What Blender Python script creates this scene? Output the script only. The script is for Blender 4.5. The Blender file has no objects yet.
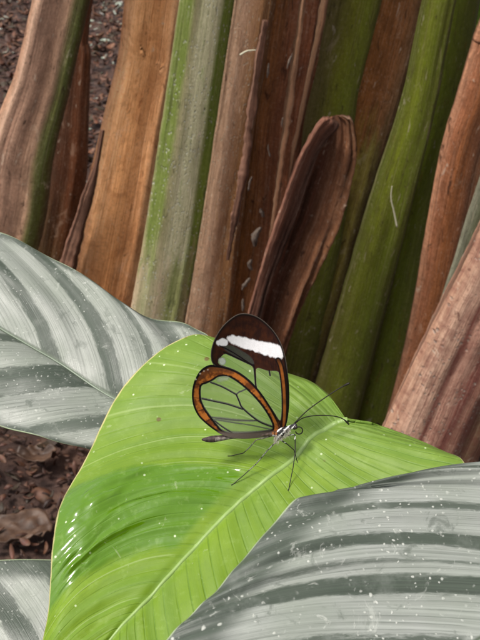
import bpy, math, random
import numpy as np
from mathutils import Vector, noise
random.seed(7); rng = np.random.default_rng(7)
SC = bpy.context.scene; COL = SC.collection
R = math.radians

# ---------------------------------------------------------------- camera
CAM = Vector((0, 0, 0.5)); PITCH = R(30)
FW = Vector((0, math.cos(PITCH), -math.sin(PITCH))); UP = Vector((0, math.sin(PITCH), math.cos(PITCH))); RT = Vector((1, 0, 0))
HALF = R(20); FPX = 320 / math.tan(HALF)
def ray(px, py): return FW + RT * ((px - 240) / FPX) + UP * ((320 - py) / FPX)
def on_plane(px, py, p0, n):
    d = ray(px, py); return CAM + d * ((p0 - CAM).dot(n) / d.dot(n))
def at_depth(px, py, d): return CAM + ray(px, py) * d
def proj(p):
    q = p - CAM; w = q.dot(FW); return (240 + q.dot(RT) / w * FPX, 320 - q.dot(UP) / w * FPX)
cd = bpy.data.cameras.new('camera'); co = bpy.data.objects.new('camera', cd); COL.objects.link(co)
co.location = CAM; co.rotation_euler = (math.pi / 2 - PITCH, 0, 0)
cd.sensor_fit = 'VERTICAL'; cd.sensor_height = 24; cd.sensor_width = 18; cd.lens = 12 / math.tan(HALF)
cd.clip_start = 0.005; cd.clip_end = 200
cd.dof.use_dof = True; cd.dof.focus_distance = 0.212; cd.dof.aperture_fstop = 50
SC.camera = co

# ---------------------------------------------------------------- helpers
def tag(o, label=None, cat=None, group=None, kind=None):
    if label: o['label'] = label
    if cat: o['category'] = cat
    if group: o['group'] = group
    if kind: o['kind'] = kind
    return o
def empty(name, loc):
    o = bpy.data.objects.new(name, None); o.empty_display_size = 0.01; o.location = loc; COL.objects.link(o); return o
def mesh_obj(name, verts, faces, mat, parent=None, uvs=None, smooth=True, attrs=None, origin=None):
    me = bpy.data.meshes.new(name)
    org = Vector(origin) if origin is not None else (parent.location.copy() if parent is not None else Vector((0, 0, 0)))
    vs = [tuple(Vector(v) - org) for v in verts]
    me.from_pydata(vs, [], faces)
    if uvs is not None:
        ul = me.uv_layers.new(name='UVMap')
        li = np.empty(len(me.loops), dtype=np.int32); me.loops.foreach_get('vertex_index', li)
        ul.data.foreach_set('uv', np.asarray(uvs, dtype=np.float32)[li].ravel())
    if attrs:
        for k, a in attrs.items():
            at = me.color_attributes.new(k, 'FLOAT_COLOR', 'POINT'); at.data.foreach_set('color', np.asarray(a, dtype=np.float32).ravel())
    if smooth: me.polygons.foreach_set('use_smooth', [True] * len(me.polygons))
    me.materials.append(mat); me.update()
    o = bpy.data.objects.new(name, me); COL.objects.link(o)
    if parent is not None: o.parent = parent
    else: o.location = org
    return o
def catmull(rows, t):
    n = len(rows) - 1; t = min(max(t, 0), n); i = min(int(t), n - 1); f = t - i
    p1, p2 = rows[i], rows[i + 1]
    p0 = rows[i - 1] if i > 0 else tuple(2 * a - b for a, b in zip(p1, p2))
    p3 = rows[i + 2] if i + 2 <= n else tuple(2 * b - a for a, b in zip(p1, p2))
    return tuple(0.5 * (2 * b + (c - a) * f + (2 * a - 5 * b + 4 * c - d) * f * f + (3 * b - a - 3 * c + d) * f ** 3) for a, b, c, d in zip(p0, p1, p2, p3))
def tube(pts, rad, seg=10, closed_ends=True):
    """swept tube through world points; rad = list of radii; returns verts, faces"""
    vs, fs = [], []
    n = len(pts); prev = None
    for i, p in enumerate(pts):
        t = (pts[min(i + 1, n - 1)] - pts[max(i - 1, 0)]).normalized()
        if prev is None:
            a = t.orthogonal().normalized()
        else:
            a = (prev - t * prev.dot(t)).normalized()
        prev = a; b = t.cross(a)
        for k in range(seg):
            an = 2 * math.pi * k / seg; vs.append(p + (a * math.cos(an) + b * math.sin(an)) * rad[i])
    for i in range(n - 1):
        for k in range(seg):
            k2 = (k + 1) % seg; fs.append((i * seg + k, i * seg + k2, (i + 1) * seg + k2, (i + 1) * seg + k))
    fs.append(tuple(range(seg))[::-1]); fs.append(tuple((n - 1) * seg + k for k in range(seg)))
    return vs, fs
def smooth_path(pts, n):
    rows = [tuple(p) for p in pts]
    return [Vector(catmull(rows, (len(rows) - 1) * i / (n - 1))) for i in range(n)]

# ---------------------------------------------------------------- node helpers
class NT:
    def __init__(s, name):
        s.m = bpy.data.materials.new(name); s.m.use_nodes = True; s.t = s.m.node_tree; s.t.nodes.clear()
        s.out = s.n('ShaderNodeOutputMaterial')
    def n(s, ty, **kw):
        nd = s.t.nodes.new(ty)
        for k, v in kw.items():
            if k in ('ins',):
                for a, b in v.items(): s.set(nd, a, b)
            else: setattr(nd, k, v)
        return nd
    def set(s, nd, k, v):
        if isinstance(v, bpy.types.NodeSocket): s.t.links.new(v, nd.inputs[k])
        else:
            if isinstance(v, tuple) and len(v) == 3 and nd.inputs[k].type == 'RGBA': v = v + (1,)
            nd.inputs[k].default_value = v
    def math(s, op, a, b=0.0, c=None, clamp=False):
        nd = s.n('ShaderNodeMath', operation=op, use_clamp=clamp); s.set(nd, 0, a); s.set(nd, 1, b)
        if c is not None: s.set(nd, 2, c)
        return nd.outputs[0]
    def mix(s, f, a, b, mode='MIX'):
        nd = s.n('ShaderNodeMix', data_type='RGBA', blend_type=mode); s.set(nd, 0, f); s.set(nd, 6, a); s.set(nd, 7, b); return nd.outputs[2]
    def ramp(s, f, stops, interp='LINEAR'):
        nd = s.n('ShaderNodeValToRGB'); s.set(nd, 0, f); cr = nd.color_ramp; cr.interpolation = interp
        full = lambda c: (c, c, c, 1) if isinstance(c, (int, float)) else tuple(c) + (1,)
        cr.elements.remove(cr.elements[1]); cr.elements[0].position = stops[0][0]; cr.elements[0].color = full(stops[0][1])
        for p, c in stops[1:]: e = cr.elements.new(p); e.color = full(c)
        return nd.outputs[0]
    def mapr(s, v, a, b, c=0.0, d=1.0, smooth=True):
        nd = s.n('ShaderNodeMapRange', interpolation_type='SMOOTHSTEP' if smooth else 'LINEAR')
        for k, x in zip(range(5), (v, a, b, c, d)): s.set(nd, k, x)
        return nd.outputs[0]
    def noise(s, vec, scale, detail=4, rough=0.55, dist=0.0):
        nd = s.n('ShaderNodeTexNoise'); s.set(nd, 'Vector', vec); s.set(nd, 'Scale', scale); s.set(nd, 'Detail', detail); s.set(nd, 'Roughness', rough); s.set(nd, 'Distortion', dist); return nd.outputs[0]
    def voro(s, vec, scale, feature='F1', rnd=1.0, out='Distance'):
        nd = s.n('ShaderNodeTexVoronoi', feature=feature); s.set(nd, 'Vector', vec); s.set(nd, 'Scale', scale); s.set(nd, 'Randomness', rnd); return nd.outputs[out]
    def scalevec(s, vec, sc, loc=(0, 0, 0)):
        nd = s.n('ShaderNodeMapping'); s.set(nd, 0, vec); nd.inputs['Scale'].default_value = sc; nd.inputs['Location'].default_value = loc; return nd.outputs[0]
    def uv(s):
        nd = s.n('ShaderNodeUVMap', uv_map='UVMap'); sp = s.n('ShaderNodeSeparateXYZ'); s.set(sp, 0, nd.outputs[0]); return nd.outputs[0], sp.outputs[0], sp.outputs[1]
    def obj(s): return s.n('ShaderNodeTexCoord').outputs['Object']
    def bump(s, h, strength, dist, normal=None):
        nd = s.n('ShaderNodeBump'); s.set(nd, 'Height', h); s.set(nd, 'Strength', strength); s.set(nd, 'Distance', dist)
        if normal is not None: s.set(nd, 'Normal', normal)
        return nd.outputs[0]
    def bsdf(s, **kw):
        nd = s.n('ShaderNodeBsdfPrincipled')
        for k, v in kw.items(): s.set(nd, k.replace('_', ' '), v)
        return nd.outputs[0]
    def done(s, sh): s.t.links.new(sh, s.out.inputs[0]); return s.m

# ---------------------------------------------------------------- materials: stalks
def stalk_mat(name, stops, fibre=0.35, dark=(0.05, 0.025, 0.015), patch=None, patch_amt=0.0, low=None, low_range=(0.3, 0.5),
              speck=None, rough=0.6, wob=0.05, fib_scale=1.0, blotch=0.45, seed=0.0, spec=0.18, sat=1.04, streak=0.28):
    s = NT(name); uv, x, v = s.uv()       # x: 0..1 across, v: metres along
    vec = s.scalevec(uv, (1, 1, 1), (seed, seed * 1.7, 0))
    longn = s.noise(s.scalevec(vec, (2.2, 9, 1)), 2.0, 4)
    xx = s.math('ADD', x, s.math('MULTIPLY', s.math('SUBTRACT', longn, 0.5), wob * 2))
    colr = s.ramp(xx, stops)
    if low is not None:
        f = s.mapr(s.math('ADD', v, s.math('MULTIPLY', s.math('SUBTRACT', s.noise(s.scalevec(vec, (7, 16, 1)), 1.5, 5, 0.6), 0.5), 0.13)), low_range[0], low_range[1], 1, 0)
        colr = s.mix(f, colr, s.ramp(xx, low))
    fib = s.noise(s.scalevec(vec, (16 * fib_scale, 7, 1)), 3.0, 8, 0.75, 0.3)
    fib2 = s.noise(s.scalevec(vec, (6 * fib_scale, 7, 1)), 4.0, 8, 0.72, 0.8)
    colr = s.mix(s.math('MULTIPLY', s.mapr(fib, 0.45, 0.62), fibre), colr, dark)
    bl = s.noise(s.scalevec(vec, (6, 34, 1)), 1.6, 8, 0.68, 0.8)
    colr = s.mix(s.math('MULTIPLY', s.mapr(bl, 0.46, 0.62), blotch), colr, s.mix(0.55, dark, colr))
    colr = s.mix(s.math('MULTIPLY', s.mapr(fib2, 0.55, 0.75), fibre * 0.6), colr, s.mix(0.5, colr, (0.62, 0.5, 0.4)))
    if patch is not None:
        pn = s.noise(s.scalevec(vec, (7, 22, 1), (3.1, 1.2, 0)), 1.6, 6, 0.7, 0.5)
        colr = s.mix(s.mapr(pn, 0.62 - patch_amt, 0.70 - patch_amt), colr, patch)
    # thin scratches and dark pits
    gr = s.noise(s.scalevec(vec, (14, 190, 1), (5, 1, 0)), 2.0, 6, 0.8)
    colr = s.mix(s.mapr(gr, 0.5, 0.66, 0, 0.6), colr, s.mix(0.75, colr, dark))
    colr = s.mix(s.mapr(gr, 0.48, 0.30, 0, 0.28), colr, s.mix(0.55, colr, (0.75, 0.62, 0.5)))
    scr = s.noise(s.scalevec(vec, (16, 150, 1), (1, 4, 0)), 1.2, 5, 0.7, 2.5)
    colr = s.mix(s.mapr(scr, 0.62, 0.67, 0, 0.7), colr, s.mix(0.7, colr, (0.03, 0.015, 0.01)))
    # long fibre lines, dark and pale, and broad stained zones
    st = s.noise(s.scalevec(vec, (62 * fib_scale, 5, 1), (2, 7, 0)), 1.0, 5, 0.6, 0.35)
    colr = s.mix(s.mapr(st, 0.555, 0.62, 0, streak), colr, s.mix(0.85, colr, dark))
    colr = s.mix(s.mapr(st, 0.44, 0.37, 0, streak * 0.7), colr, s.mix(0.45, colr, (0.80, 0.62, 0.46)))
    zn = s.noise(s.scalevec(vec, (4.0, 42, 1), (9, 2, 0)), 1.0, 8, 0.72, 0.9)
    colr = s.mix(s.mapr(zn, 0.42, 0.34, 0, 0.3), colr, s.mix(0.5, colr, (0.72, 0.56, 0.42)))
    colr = s.mix(s.mapr(zn, 0.49, 0.60, 0, blotch), colr, s.mix(0.6, colr, dark))
    rt = s.noise(s.scalevec(vec, (9, 62, 1), (4, 6, 0)), 1.0, 7, 0.7, 0.5)
    colr = s.mix(s.mapr(rt, 0.61, 0.645, 0, 0.75), colr, s.mix(0.35, dark, (0.02, 0.012, 0.008)))
    colr = s.mix(s.mapr(rt, 0.375, 0.34, 0, 0.45), colr, (0.50, 0.42, 0.33))
    hsn = s.n('ShaderNodeHueSaturation'); s.set(hsn, 'Saturation', sat); s.set(hsn, 'Value', 1.62); s.set(hsn, 'Color', colr); colr = hsn.outputs[0]
    h = s.math('ADD', s.math('MULTIPLY', fib, 0.7), s.math('MULTIPLY', fib2, 0.8))
    if speck is not None:
        vv = s.voro(s.scalevec(vec, (22, 270, 1)), 1.0)
        vn = s.noise(s.scalevec(vec, (5, 30, 1)), 1.0, 2)
        f = s.math('MULTIPLY', s.mapr(vv, 0.18, 0.30, 1, 0), s.mapr(vn, 0.42, 0.55))
        colr = s.mix(s.math('MULTIPLY', f, 0.85), colr, speck)
        h = s.math('ADD', h, s.math('MULTIPLY', f, 0.6))
    rg = s.mapr(fib2, 0.3, 0.7, rough - 0.12, rough + 0.12)
    b = s.bsdf(Base_Color=colr, Roughness=rg, Normal=s.bump(s.math('ADD', h, s.math('ADD', s.math('MULTIPLY', gr, 0.6), s.math('MULTIPLY', st, -1.0))), 1.0, 0.0026))
    for nd in s.t.nodes:
        if nd.type == 'BSDF_PRINCIPLED': nd.inputs['Specular IOR Level'].default_value = spec
    return s.done(b)

# ---------------------------------------------------------------- stalks
def make_stalk(name, rows, Y0, mat, lean=0.0, dfac=0.55, label=None, cat='stalk', group=None, top=True, front=None,
               rough=0.035, seed=0, extend_top=-420, nseg=160, ring=56, parent=None, ragged=0.008):
    """rows: (y, xl, xr) outline in the picture, set on the upright plane Y = Y0 + lean*(z-0.2), swept into a solid petiole"""
    rows = list(rows)
    if extend_top is not None:
        (ya, la, ra), (yb, lb, rb) = rows[0], rows[1]
        k = (extend_top - ya) / (yb - ya); rows = [(extend_top, la + (lb - la) * k, (la + (lb - la) * k) + (ra - la) * 1.0)] + rows
    nrm = Vector((0, 1, -lean)).normalized(); p0 = Vector((0, Y0, 0.2))
    n = len(rows) - 1; rings = []
    for i in range(nseg + 1):
        y, l, r = catmull(rows, n * i / nseg)
        L = on_plane(l, y, p0, nrm); Rr = on_plane(r, y, p0, nrm); 
        if ragged: 
            wv = (Rr - L); L = L + wv * ragged * (noise.noise(Vector((L.z * 60, seed, 0))) + 0.6 * noise.noise(Vector((L.z * 220, seed, 3)))); Rr = Rr + wv * ragged * (noise.noise(Vector((L.z * 60, seed, 7))) + 0.6 * noise.noise(Vector((L.z * 220, seed, 9))))
        rings.append((L, Rr))
    vs, uvs, fs = [], [], []
    for i, (L, Rr) in enumerate(rings):
        c = (L + Rr) / 2; w = (Rr - L).length / 2; ax = (Rr - L).normalized()
        j0, j1 = max(i - 1, 0), min(i + 1, nseg)
        t = ((rings[j0][0] + rings[j0][1]) - (rings[j1][0] + rings[j1][1])).normalized()
        ax = (ax - t * ax.dot(t)).normalized(); dp = ax.cross(t).normalized()
        if dp.y > 0: dp = -dp
        c_len = c.z
        for k in range(ring):
            a = 2 * math.pi * k / ring
            x = math.cos(a); sn = math.sin(a)
            x = math.copysign(abs(x) ** 0.8, x)
            prof = math.copysign(abs(sn) ** 0.8, sn)
            if front is not None and sn > 0: d = front(x) * min(1, sn * 3) + prof * 0.08
            else: d = prof * dfac
            nz = noise.noise(Vector((x * 2.2 + seed * 7.3, sn * 1.2 + seed, c.z * 7))) * rough * 1.5 + noise.noise(Vector((x * 7 + seed * 3.3, sn * 2, c.z * 5 + seed))) * rough + noise.noise(Vector((x * 3 + seed, sn * 3, c.z * 45))) * rough * 0.35 + noise.noise(Vector((x * 17 + seed * 5, sn * 6, c.z * 11))) * rough * 0.7
            vs.append(c + ax * w * x * (1 + nz * 0.15) + dp * w * (d + nz * 1.6 * (1 if sn > 0 else 0.3)))
            uvs.append((0.5 + 0.5 * x, c.z if sn >= 0 else c.z + 3.7))
    for i in range(nseg):
        for k in range(ring):
            k2 = (k + 1) % ring
            fs.append((i * ring + k, (i + 1) * ring + k, (i + 1) * ring + k2, i * ring + k2))
    fs.append(tuple(range(ring))); fs.append(tuple(nseg * ring + k for k in range(ring))[::-1])
    base = rings[-1][0].lerp(rings[-1][1], 0.5)
    o = mesh_obj(name, vs, fs, mat, parent=parent, uvs=uvs, origin=None if parent is not None else base)
    if label: tag(o, label, cat, group)
    return o

GB = 'leaf stalks rising in the clump behind the leaves'
pinkbrown = stalk_mat('pinkish brown petiole', [(0.0, (0.343, 0.178, 0.106)), (0.14, (0.539, 0.348, 0.246)), (0.26, (0.392, 0.229, 0.160)), (0.55, (0.359, 0.207, 0.139)), (0.70, (0.367, 0.222, 0.146)), (0.80, (0.114, 0.119, 0.034)), (0.92, (0.098, 0.119, 0.027)), (1.0, (0.058, 0.044, 0.020))],  # paler stop near the left edge paints light on the ridge
    fibre=0.25, low=[(0, (0.286, 0.119, 0.066)), (0.3, (0.294, 0.140, 0.059)), (0.62, (0.155, 0.081, 0.034)), (0.8, (0.098, 0.096, 0.034)), (1, (0.049, 0.037, 0.013))], low_range=(0.10, 0.2), seed=1.3)
darksheath = stalk_mat('dark brown sheath', [(0, (0.035, 0.015, 0.009)), (0.5, (0.084, 0.030, 0.013)), (0.8, (0.166, 0.055, 0.022)), (1, (0.119, 0.050, 0.026))], fibre=0.4,
    low=[(0, (0.048, 0.035, 0.010)), (0.5, (0.071, 0.045, 0.013)), (0.8, (0.106, 0.045, 0.013)), (1, (0.071, 0.030, 0.013))], low_range=(0.08, 0.22), seed=2.1)
orange = stalk_mat('dry orange tan sheath', [(0, (0.507, 0.255, 0.136)), (0.12, (0.731, 0.415, 0.216)), (0.35, (0.669, 0.344, 0.161)), (0.6, (0.588, 0.275, 0.120)), (0.85, (0.669, 0.370, 0.193)), (1, (0.486, 0.275, 0.152))],
    fibre=0.25, dark=(0.274, 0.089, 0.029), blotch=0.55, seed=3.7, low=[(0, (0.558, 0.283, 0.161)), (0.5, (0.588, 0.255, 0.104)), (0.8, (0.528, 0.230, 0.104)), (1, (0.426, 0.212, 0.120))], low_range=(0.05, 0.25), fib_scale=0.7)
waxy = stalk_mat('green petiole with waxy grey bloom', [(0, (0.206, 0.206, 0.088)), (0.05, (0.138, 0.181, 0.040)), (0.22, (0.146, 0.189, 0.040)), (0.30, (0.284, 0.258, 0.136)), (0.45, (0.361, 0.335, 0.216)), (0.70, (0.344, 0.318, 0.200)), (0.78, (0.129, 0.181, 0.028)), (0.92, (0.146, 0.189, 0.036)), (1.0, (0.292, 0.232, 0.136))],
    fibre=0.16, dark=(0.103, 0.112, 0.040), speck=(0.619, 0.619, 0.496), wob=0.05, blotch=0.25, seed=4.2, patch=(0.206, 0.232, 0.104), patch_amt=0.02,
    low=[(0, (0.40, 0.30, 0.20)), (0.2, (0.28, 0.27, 0.15)), (0.4, (0.38, 0.30, 0.2)), (0.6, (0.18, 0.20, 0.07)), (0.75, (0.2, 0.20, 0.08)), (1, (0.36, 0.26, 0.18))], low_range=(0.17, 0.215))
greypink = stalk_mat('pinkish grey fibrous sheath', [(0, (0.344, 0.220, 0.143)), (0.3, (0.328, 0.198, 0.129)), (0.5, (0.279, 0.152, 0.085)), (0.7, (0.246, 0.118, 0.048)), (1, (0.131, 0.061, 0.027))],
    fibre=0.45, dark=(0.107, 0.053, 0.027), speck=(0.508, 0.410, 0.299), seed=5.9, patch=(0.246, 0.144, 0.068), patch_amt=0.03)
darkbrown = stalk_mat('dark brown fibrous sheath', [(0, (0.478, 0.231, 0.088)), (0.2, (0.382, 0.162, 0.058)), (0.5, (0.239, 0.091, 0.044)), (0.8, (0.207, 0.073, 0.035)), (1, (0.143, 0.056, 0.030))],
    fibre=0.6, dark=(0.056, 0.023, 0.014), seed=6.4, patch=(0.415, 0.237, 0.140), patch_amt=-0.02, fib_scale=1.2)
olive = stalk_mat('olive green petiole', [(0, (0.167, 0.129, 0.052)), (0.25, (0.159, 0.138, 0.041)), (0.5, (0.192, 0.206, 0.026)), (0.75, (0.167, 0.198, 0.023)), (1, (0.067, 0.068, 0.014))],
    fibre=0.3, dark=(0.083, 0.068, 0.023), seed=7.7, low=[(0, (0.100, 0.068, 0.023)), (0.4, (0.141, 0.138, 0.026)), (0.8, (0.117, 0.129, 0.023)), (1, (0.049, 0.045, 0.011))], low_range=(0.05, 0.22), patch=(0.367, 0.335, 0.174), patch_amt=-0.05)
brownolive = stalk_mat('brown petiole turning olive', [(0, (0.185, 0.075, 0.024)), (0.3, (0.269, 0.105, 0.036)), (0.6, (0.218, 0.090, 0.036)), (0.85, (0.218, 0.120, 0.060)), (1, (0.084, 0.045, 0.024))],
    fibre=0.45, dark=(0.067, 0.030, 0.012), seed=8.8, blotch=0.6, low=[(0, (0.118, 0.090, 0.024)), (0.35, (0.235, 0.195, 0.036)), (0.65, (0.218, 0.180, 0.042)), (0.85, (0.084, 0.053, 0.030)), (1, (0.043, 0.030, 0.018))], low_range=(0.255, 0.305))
green1 = stalk_mat('fresh green petiole', [(0, (0.083, 0.098, 0.018)), (0.25, (0.165, 0.195, 0.018)), (0.6, (0.138, 0.183, 0.014)), (0.85, (0.104, 0.131, 0.018)), (1, (0.041, 0.052, 0.012))],
    fibre=0.22, dark=(0.083, 0.072, 0.020), seed=9.6, low=[(0, (0.083, 0.078, 0.020)), (0.3, (0.172, 0.195, 0.022)), (0.7, (0.124, 0.157, 0.022)), (1, (0.041, 0.039, 0.012))], low_range=(0.1, 0.24), rough=0.5, patch=(0.152, 0.081, 0.025), patch_amt=-0.01)
green2 = stalk_mat('deep green petiole', [(0, (0.083, 0.096, 0.015)), (0.3, (0.177, 0.230, 0.023)), (0.6, (0.156, 0.182, 0.032)), (1, (0.073, 0.077, 0.019))],
    fibre=0.22, dark=(0.083, 0.086, 0.026), seed=10.3, low=[(0, (0.104, 0.115, 0.019)), (0.5, (0.166, 0.211, 0.023)), (1, (0.125, 0.067, 0.019))], low_range=(0.03, 0.2), rough=0.5, patch=(0.195, 0.096, 0.024), patch_amt=0.01)
limeg = stalk_mat('bright green petiole', [(0, (0.12, 0.25, 0.02)), (0.5, (0.18, 0.34, 0.03)), (1, (0.1, 0.2, 0.02))], fibre=0.1, seed=11.1, rough=0.5)
redbrown = stalk_mat('reddish brown dry sheath', [(0, (0.413, 0.204, 0.123)), (0.1, (0.365, 0.148, 0.077)), (0.3, (0.267, 0.097, 0.037)), (0.5, (0.158, 0.062, 0.029)), (0.56, (0.086, 0.034, 0.015)), (0.62, (0.207, 0.091, 0.046)), (1, (0.158, 0.068, 0.036))],
    fibre=0.4, dark=(0.061, 0.025, 0.014), seed=12.4)
greyg = stalk_mat('grey green petiole', [(0, (0.22, 0.22, 0.16)), (0.3, (0.12, 0.13, 0.07)), (0.6, (0.16, 0.17, 0.10)), (1, (0.1, 0.08, 0.05))], fibre=0.4, seed=13.5, dark=(0.06, 0.05, 0.03))
ridged = stalk_mat('pinkish tan ridged sheath', [(0, (0.36, 0.21, 0.14)), (0.14, (0.46, 0.30, 0.22)), (0.22, (0.40, 0.25, 0.18)), (0.26, (0.15, 0.048, 0.038)), (0.31, (0.34, 0.19, 0.14)), (0.42, (0.38, 0.22, 0.16)), (0.46, (0.20, 0.08, 0.06)), (0.52, (0.085, 0.032, 0.026)), (0.57, (0.24, 0.13, 0.09)), (0.68, (0.12, 0.05, 0.038)), (0.76, (0.17, 0.11, 0.06)), (1, (0.07, 0.04, 0.025))],  # side light painted in: left side lighter, right side darker
    fibre=0.5, dark=(0.15, 0.055, 0.042), seed=14.2, wob=0.07, blotch=0.7, fib_scale=1.3, speck=(0.42, 0.32, 0.26))
deadflap = stalk_mat('curled dead sheath', [(0, (0.454, 0.205, 0.130)), (0.09, (0.346, 0.130, 0.073)), (0.16, (0.108, 0.042, 0.024)), (0.42, (0.081, 0.030, 0.016)), (0.55, (0.184, 0.079, 0.041)), (0.75, (0.259, 0.117, 0.060)), (0.92, (0.140, 0.065, 0.032)), (1, (0.097, 0.042, 0.024))],  # lit rim and shaded hollow painted across the sheath
    fibre=0.5, dark=(0.054, 0.020, 0.012), seed=15.8, wob=0.06, low=[(0, (0.130, 0.051, 0.029)), (0.3, (0.076, 0.028, 0.015)), (0.7, (0.162, 0.056, 0.029)), (0.9, (0.281, 0.121, 0.065)), (1, (0.130, 0.056, 0.032))], low_range=(0.1, 0.2))
stripm = stalk_mat('dry tan edge', [(0, (0.50, 0.30, 0.18)), (0.6, (0.46, 0.24, 0.14)), (1, (0.2, 0.1, 0.06))], fibre=0.3, seed=16.6)
torn = stalk_mat('torn pinkish edge', [(0, (0.38, 0.2, 0.14)), (0.5, (0.42, 0.22, 0.15)), (0.8, (0.16, 0.07, 0.045)), (1, (0.08, 0.03, 0.02))], fibre=0.5, seed=17.6)

make_stalk('leaf_stalk', [(0, 34, 89), (80, 15, 71), (150, -10, 54), (236, -27, 40), (420, -85, -14)], 0.70, pinkbrown, seed=1, label='pinkish brown stalk with a green right edge, at the left frame edge', group=GB,
           front=lambda x: 0.5 * (1 - x * x) ** 0.5 + 0.14 * math.exp(-((x + 0.66) / 0.14) ** 2) - 0.1 * math.exp(-((x - 0.2) / 0.35) ** 2) )
make_stalk('dry_sheath', [(-10, 66, 94), (56, 56, 91), (112, 45, 89), (169, 33, 87), (232, 22, 77), (420, -25, 40)], 0.78, darksheath, seed=2, label='very dark brown sheath directly right of the pinkish green-edged stalk', cat='dry sheath', group='dry sheaths in the clump', dfac=0.35)
C_ = make_stalk('leaf_stalk', [(0, 125, 186), (60, 118, 178), (120, 104, 168), (180, 90, 160), (240, 75, 152), (300, 62, 140), (420, 35, 115)], 0.72, orange, seed=3, label='broad dry orange-tan stalk between dark litter and the waxy green stalk', group=GB,
           front=lambda x: 0.42 * (1 - x * x) ** 0.5 - 0.10 * math.exp(-((x - 0.35) / 0.2) ** 2) + 0.05 * math.exp(-((x + 0.5) / 0.2) ** 2))
make_stalk('torn_edge', [(130, 101, 105), (165, 94, 99), (190, 84, 95), (215, 76, 88), (240, 68, 82), (270, 58, 76), (400, 20, 42)], 0.693, torn, seed=3.5, dfac=0.6, parent=C_, extend_top=None, nseg=160, ring=24, rough=0.2, ragged=0.1)
D_ = make_stalk('leaf_stalk', [(0, 180, 238), (110, 164, 223), (220, 147, 207), (300, 133, 193), (420, 110, 170)], 0.635, waxy, seed=4, label='grey waxy stalk with two green stripes, right of the orange-tan stalk', group=GB,
           front=lambda x: 0.45 * (1 - x * x) ** 0.5 + 0.06 * math.exp(-((x + 0.5) / 0.12) ** 2) + 0.05 * math.exp(-((x - 0.5) / 0.1) ** 2))
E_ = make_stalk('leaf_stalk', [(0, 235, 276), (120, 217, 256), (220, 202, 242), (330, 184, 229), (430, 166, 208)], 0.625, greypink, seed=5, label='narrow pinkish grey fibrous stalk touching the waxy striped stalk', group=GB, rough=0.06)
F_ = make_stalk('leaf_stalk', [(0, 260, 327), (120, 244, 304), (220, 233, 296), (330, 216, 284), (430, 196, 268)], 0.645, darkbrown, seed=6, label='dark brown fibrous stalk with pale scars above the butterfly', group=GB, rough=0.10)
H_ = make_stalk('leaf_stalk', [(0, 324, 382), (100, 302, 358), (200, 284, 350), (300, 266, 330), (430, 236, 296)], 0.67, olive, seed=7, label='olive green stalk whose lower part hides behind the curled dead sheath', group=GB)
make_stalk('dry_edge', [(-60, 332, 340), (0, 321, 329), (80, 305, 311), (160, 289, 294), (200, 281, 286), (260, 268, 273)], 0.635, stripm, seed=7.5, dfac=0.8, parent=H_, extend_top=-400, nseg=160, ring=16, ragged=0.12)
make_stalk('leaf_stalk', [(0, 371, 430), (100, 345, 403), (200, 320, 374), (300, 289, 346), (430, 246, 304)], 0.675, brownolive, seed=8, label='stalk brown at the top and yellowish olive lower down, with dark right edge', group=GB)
make_stalk('leaf_stalk', [(0, 422, 456), (100, 401, 437), (200, 369, 413), (300, 340, 388), (400, 311, 362), (460, 292, 345)], 0.65, green1, seed=9, label='fresh green stalk right of the dark edged brown and olive one', group=GB)
make_stalk('leaf_stalk', [(0, 445, 480), (100, 428, 462), (200, 402, 437), (300, 374, 420), (400, 346, 402), (460, 330, 392)], 0.675, green2, seed=10, label='deep green stalk between the fresh green stalk and reddish brown one', group=GB)
make_stalk('leaf_stalk', [(0, 464, 505), (100, 452, 490), (200, 435, 472), (300, 415, 450), (450, 385, 420)], 0.72, limeg, seed=11, label='bright lime green stalk showing only in the top right corner', group=GB)
L_ = make_stalk('leaf_stalk', [(0, 489, 560), (40, 474, 542), (100, 456, 520), (150, 441, 500), (240, 424, 480), (300, 414, 468), (370, 399, 446), (450, 378, 425)], 0.63, redbrown, seed=12, label='reddish brown dry stalk leaning behind the pinkish tan ridged stalk', group=GB)
make_stalk('leaf_stalk', [(0, 545, 578), (190, 476, 507), (260, 454, 486), (330, 431, 462), (450, 390, 425)], 0.59, greyg, seed=13, label='thin grey green stalk at the right edge above the ridged tan stalk', group=GB)
make_stalk('leaf_stalk', [(130, 532, 636), (230, 481, 585), (330, 431, 535), (430, 385, 490), (470, 367, 474), (580, 320, 430)], 0.52, ridged, seed=14, label='thick pinkish tan ridged stalk leaning in from the right edge, nearest of all', group=GB, extend_top=-300, rough=0.045,
           front=lambda x: 0.5 * (1 - x * x) ** 0.5 - 0.08 * math.exp(-((x + 0.46) / 0.07) ** 2) - 0.12 * math.exp(-((x - 0.02) / 0.07) ** 2) - 0.1 * math.exp(-((x - 0.45) / 0.08) ** 2))
J_ = make_stalk('dry_sheath', [(116, 331, 340), (119, 323, 349), (126, 317, 355), (145, 307, 358), (175, 296, 353), (215, 283, 340), (260, 268, 320), (300, 256, 303), (350, 245, 286), (430, 222, 262)], 0.60, deadflap, seed=15, label='curled reddish brown dead sheath with rounded top, above the butterfly', cat='dry sheath', group='dry sheaths in the clump', extend_top=None, rough=0.2, ragged=0.025, nseg=300,
           front=lambda x: 0.10 + 0.45 * math.exp(-((x + 0.72) / 0.2) ** 2) - 0.06 * math.exp(-((x + 0.2) / 0.25) ** 2) + 0.28 * math.exp(-((x - 0.55) / 0.3) ** 2))

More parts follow.
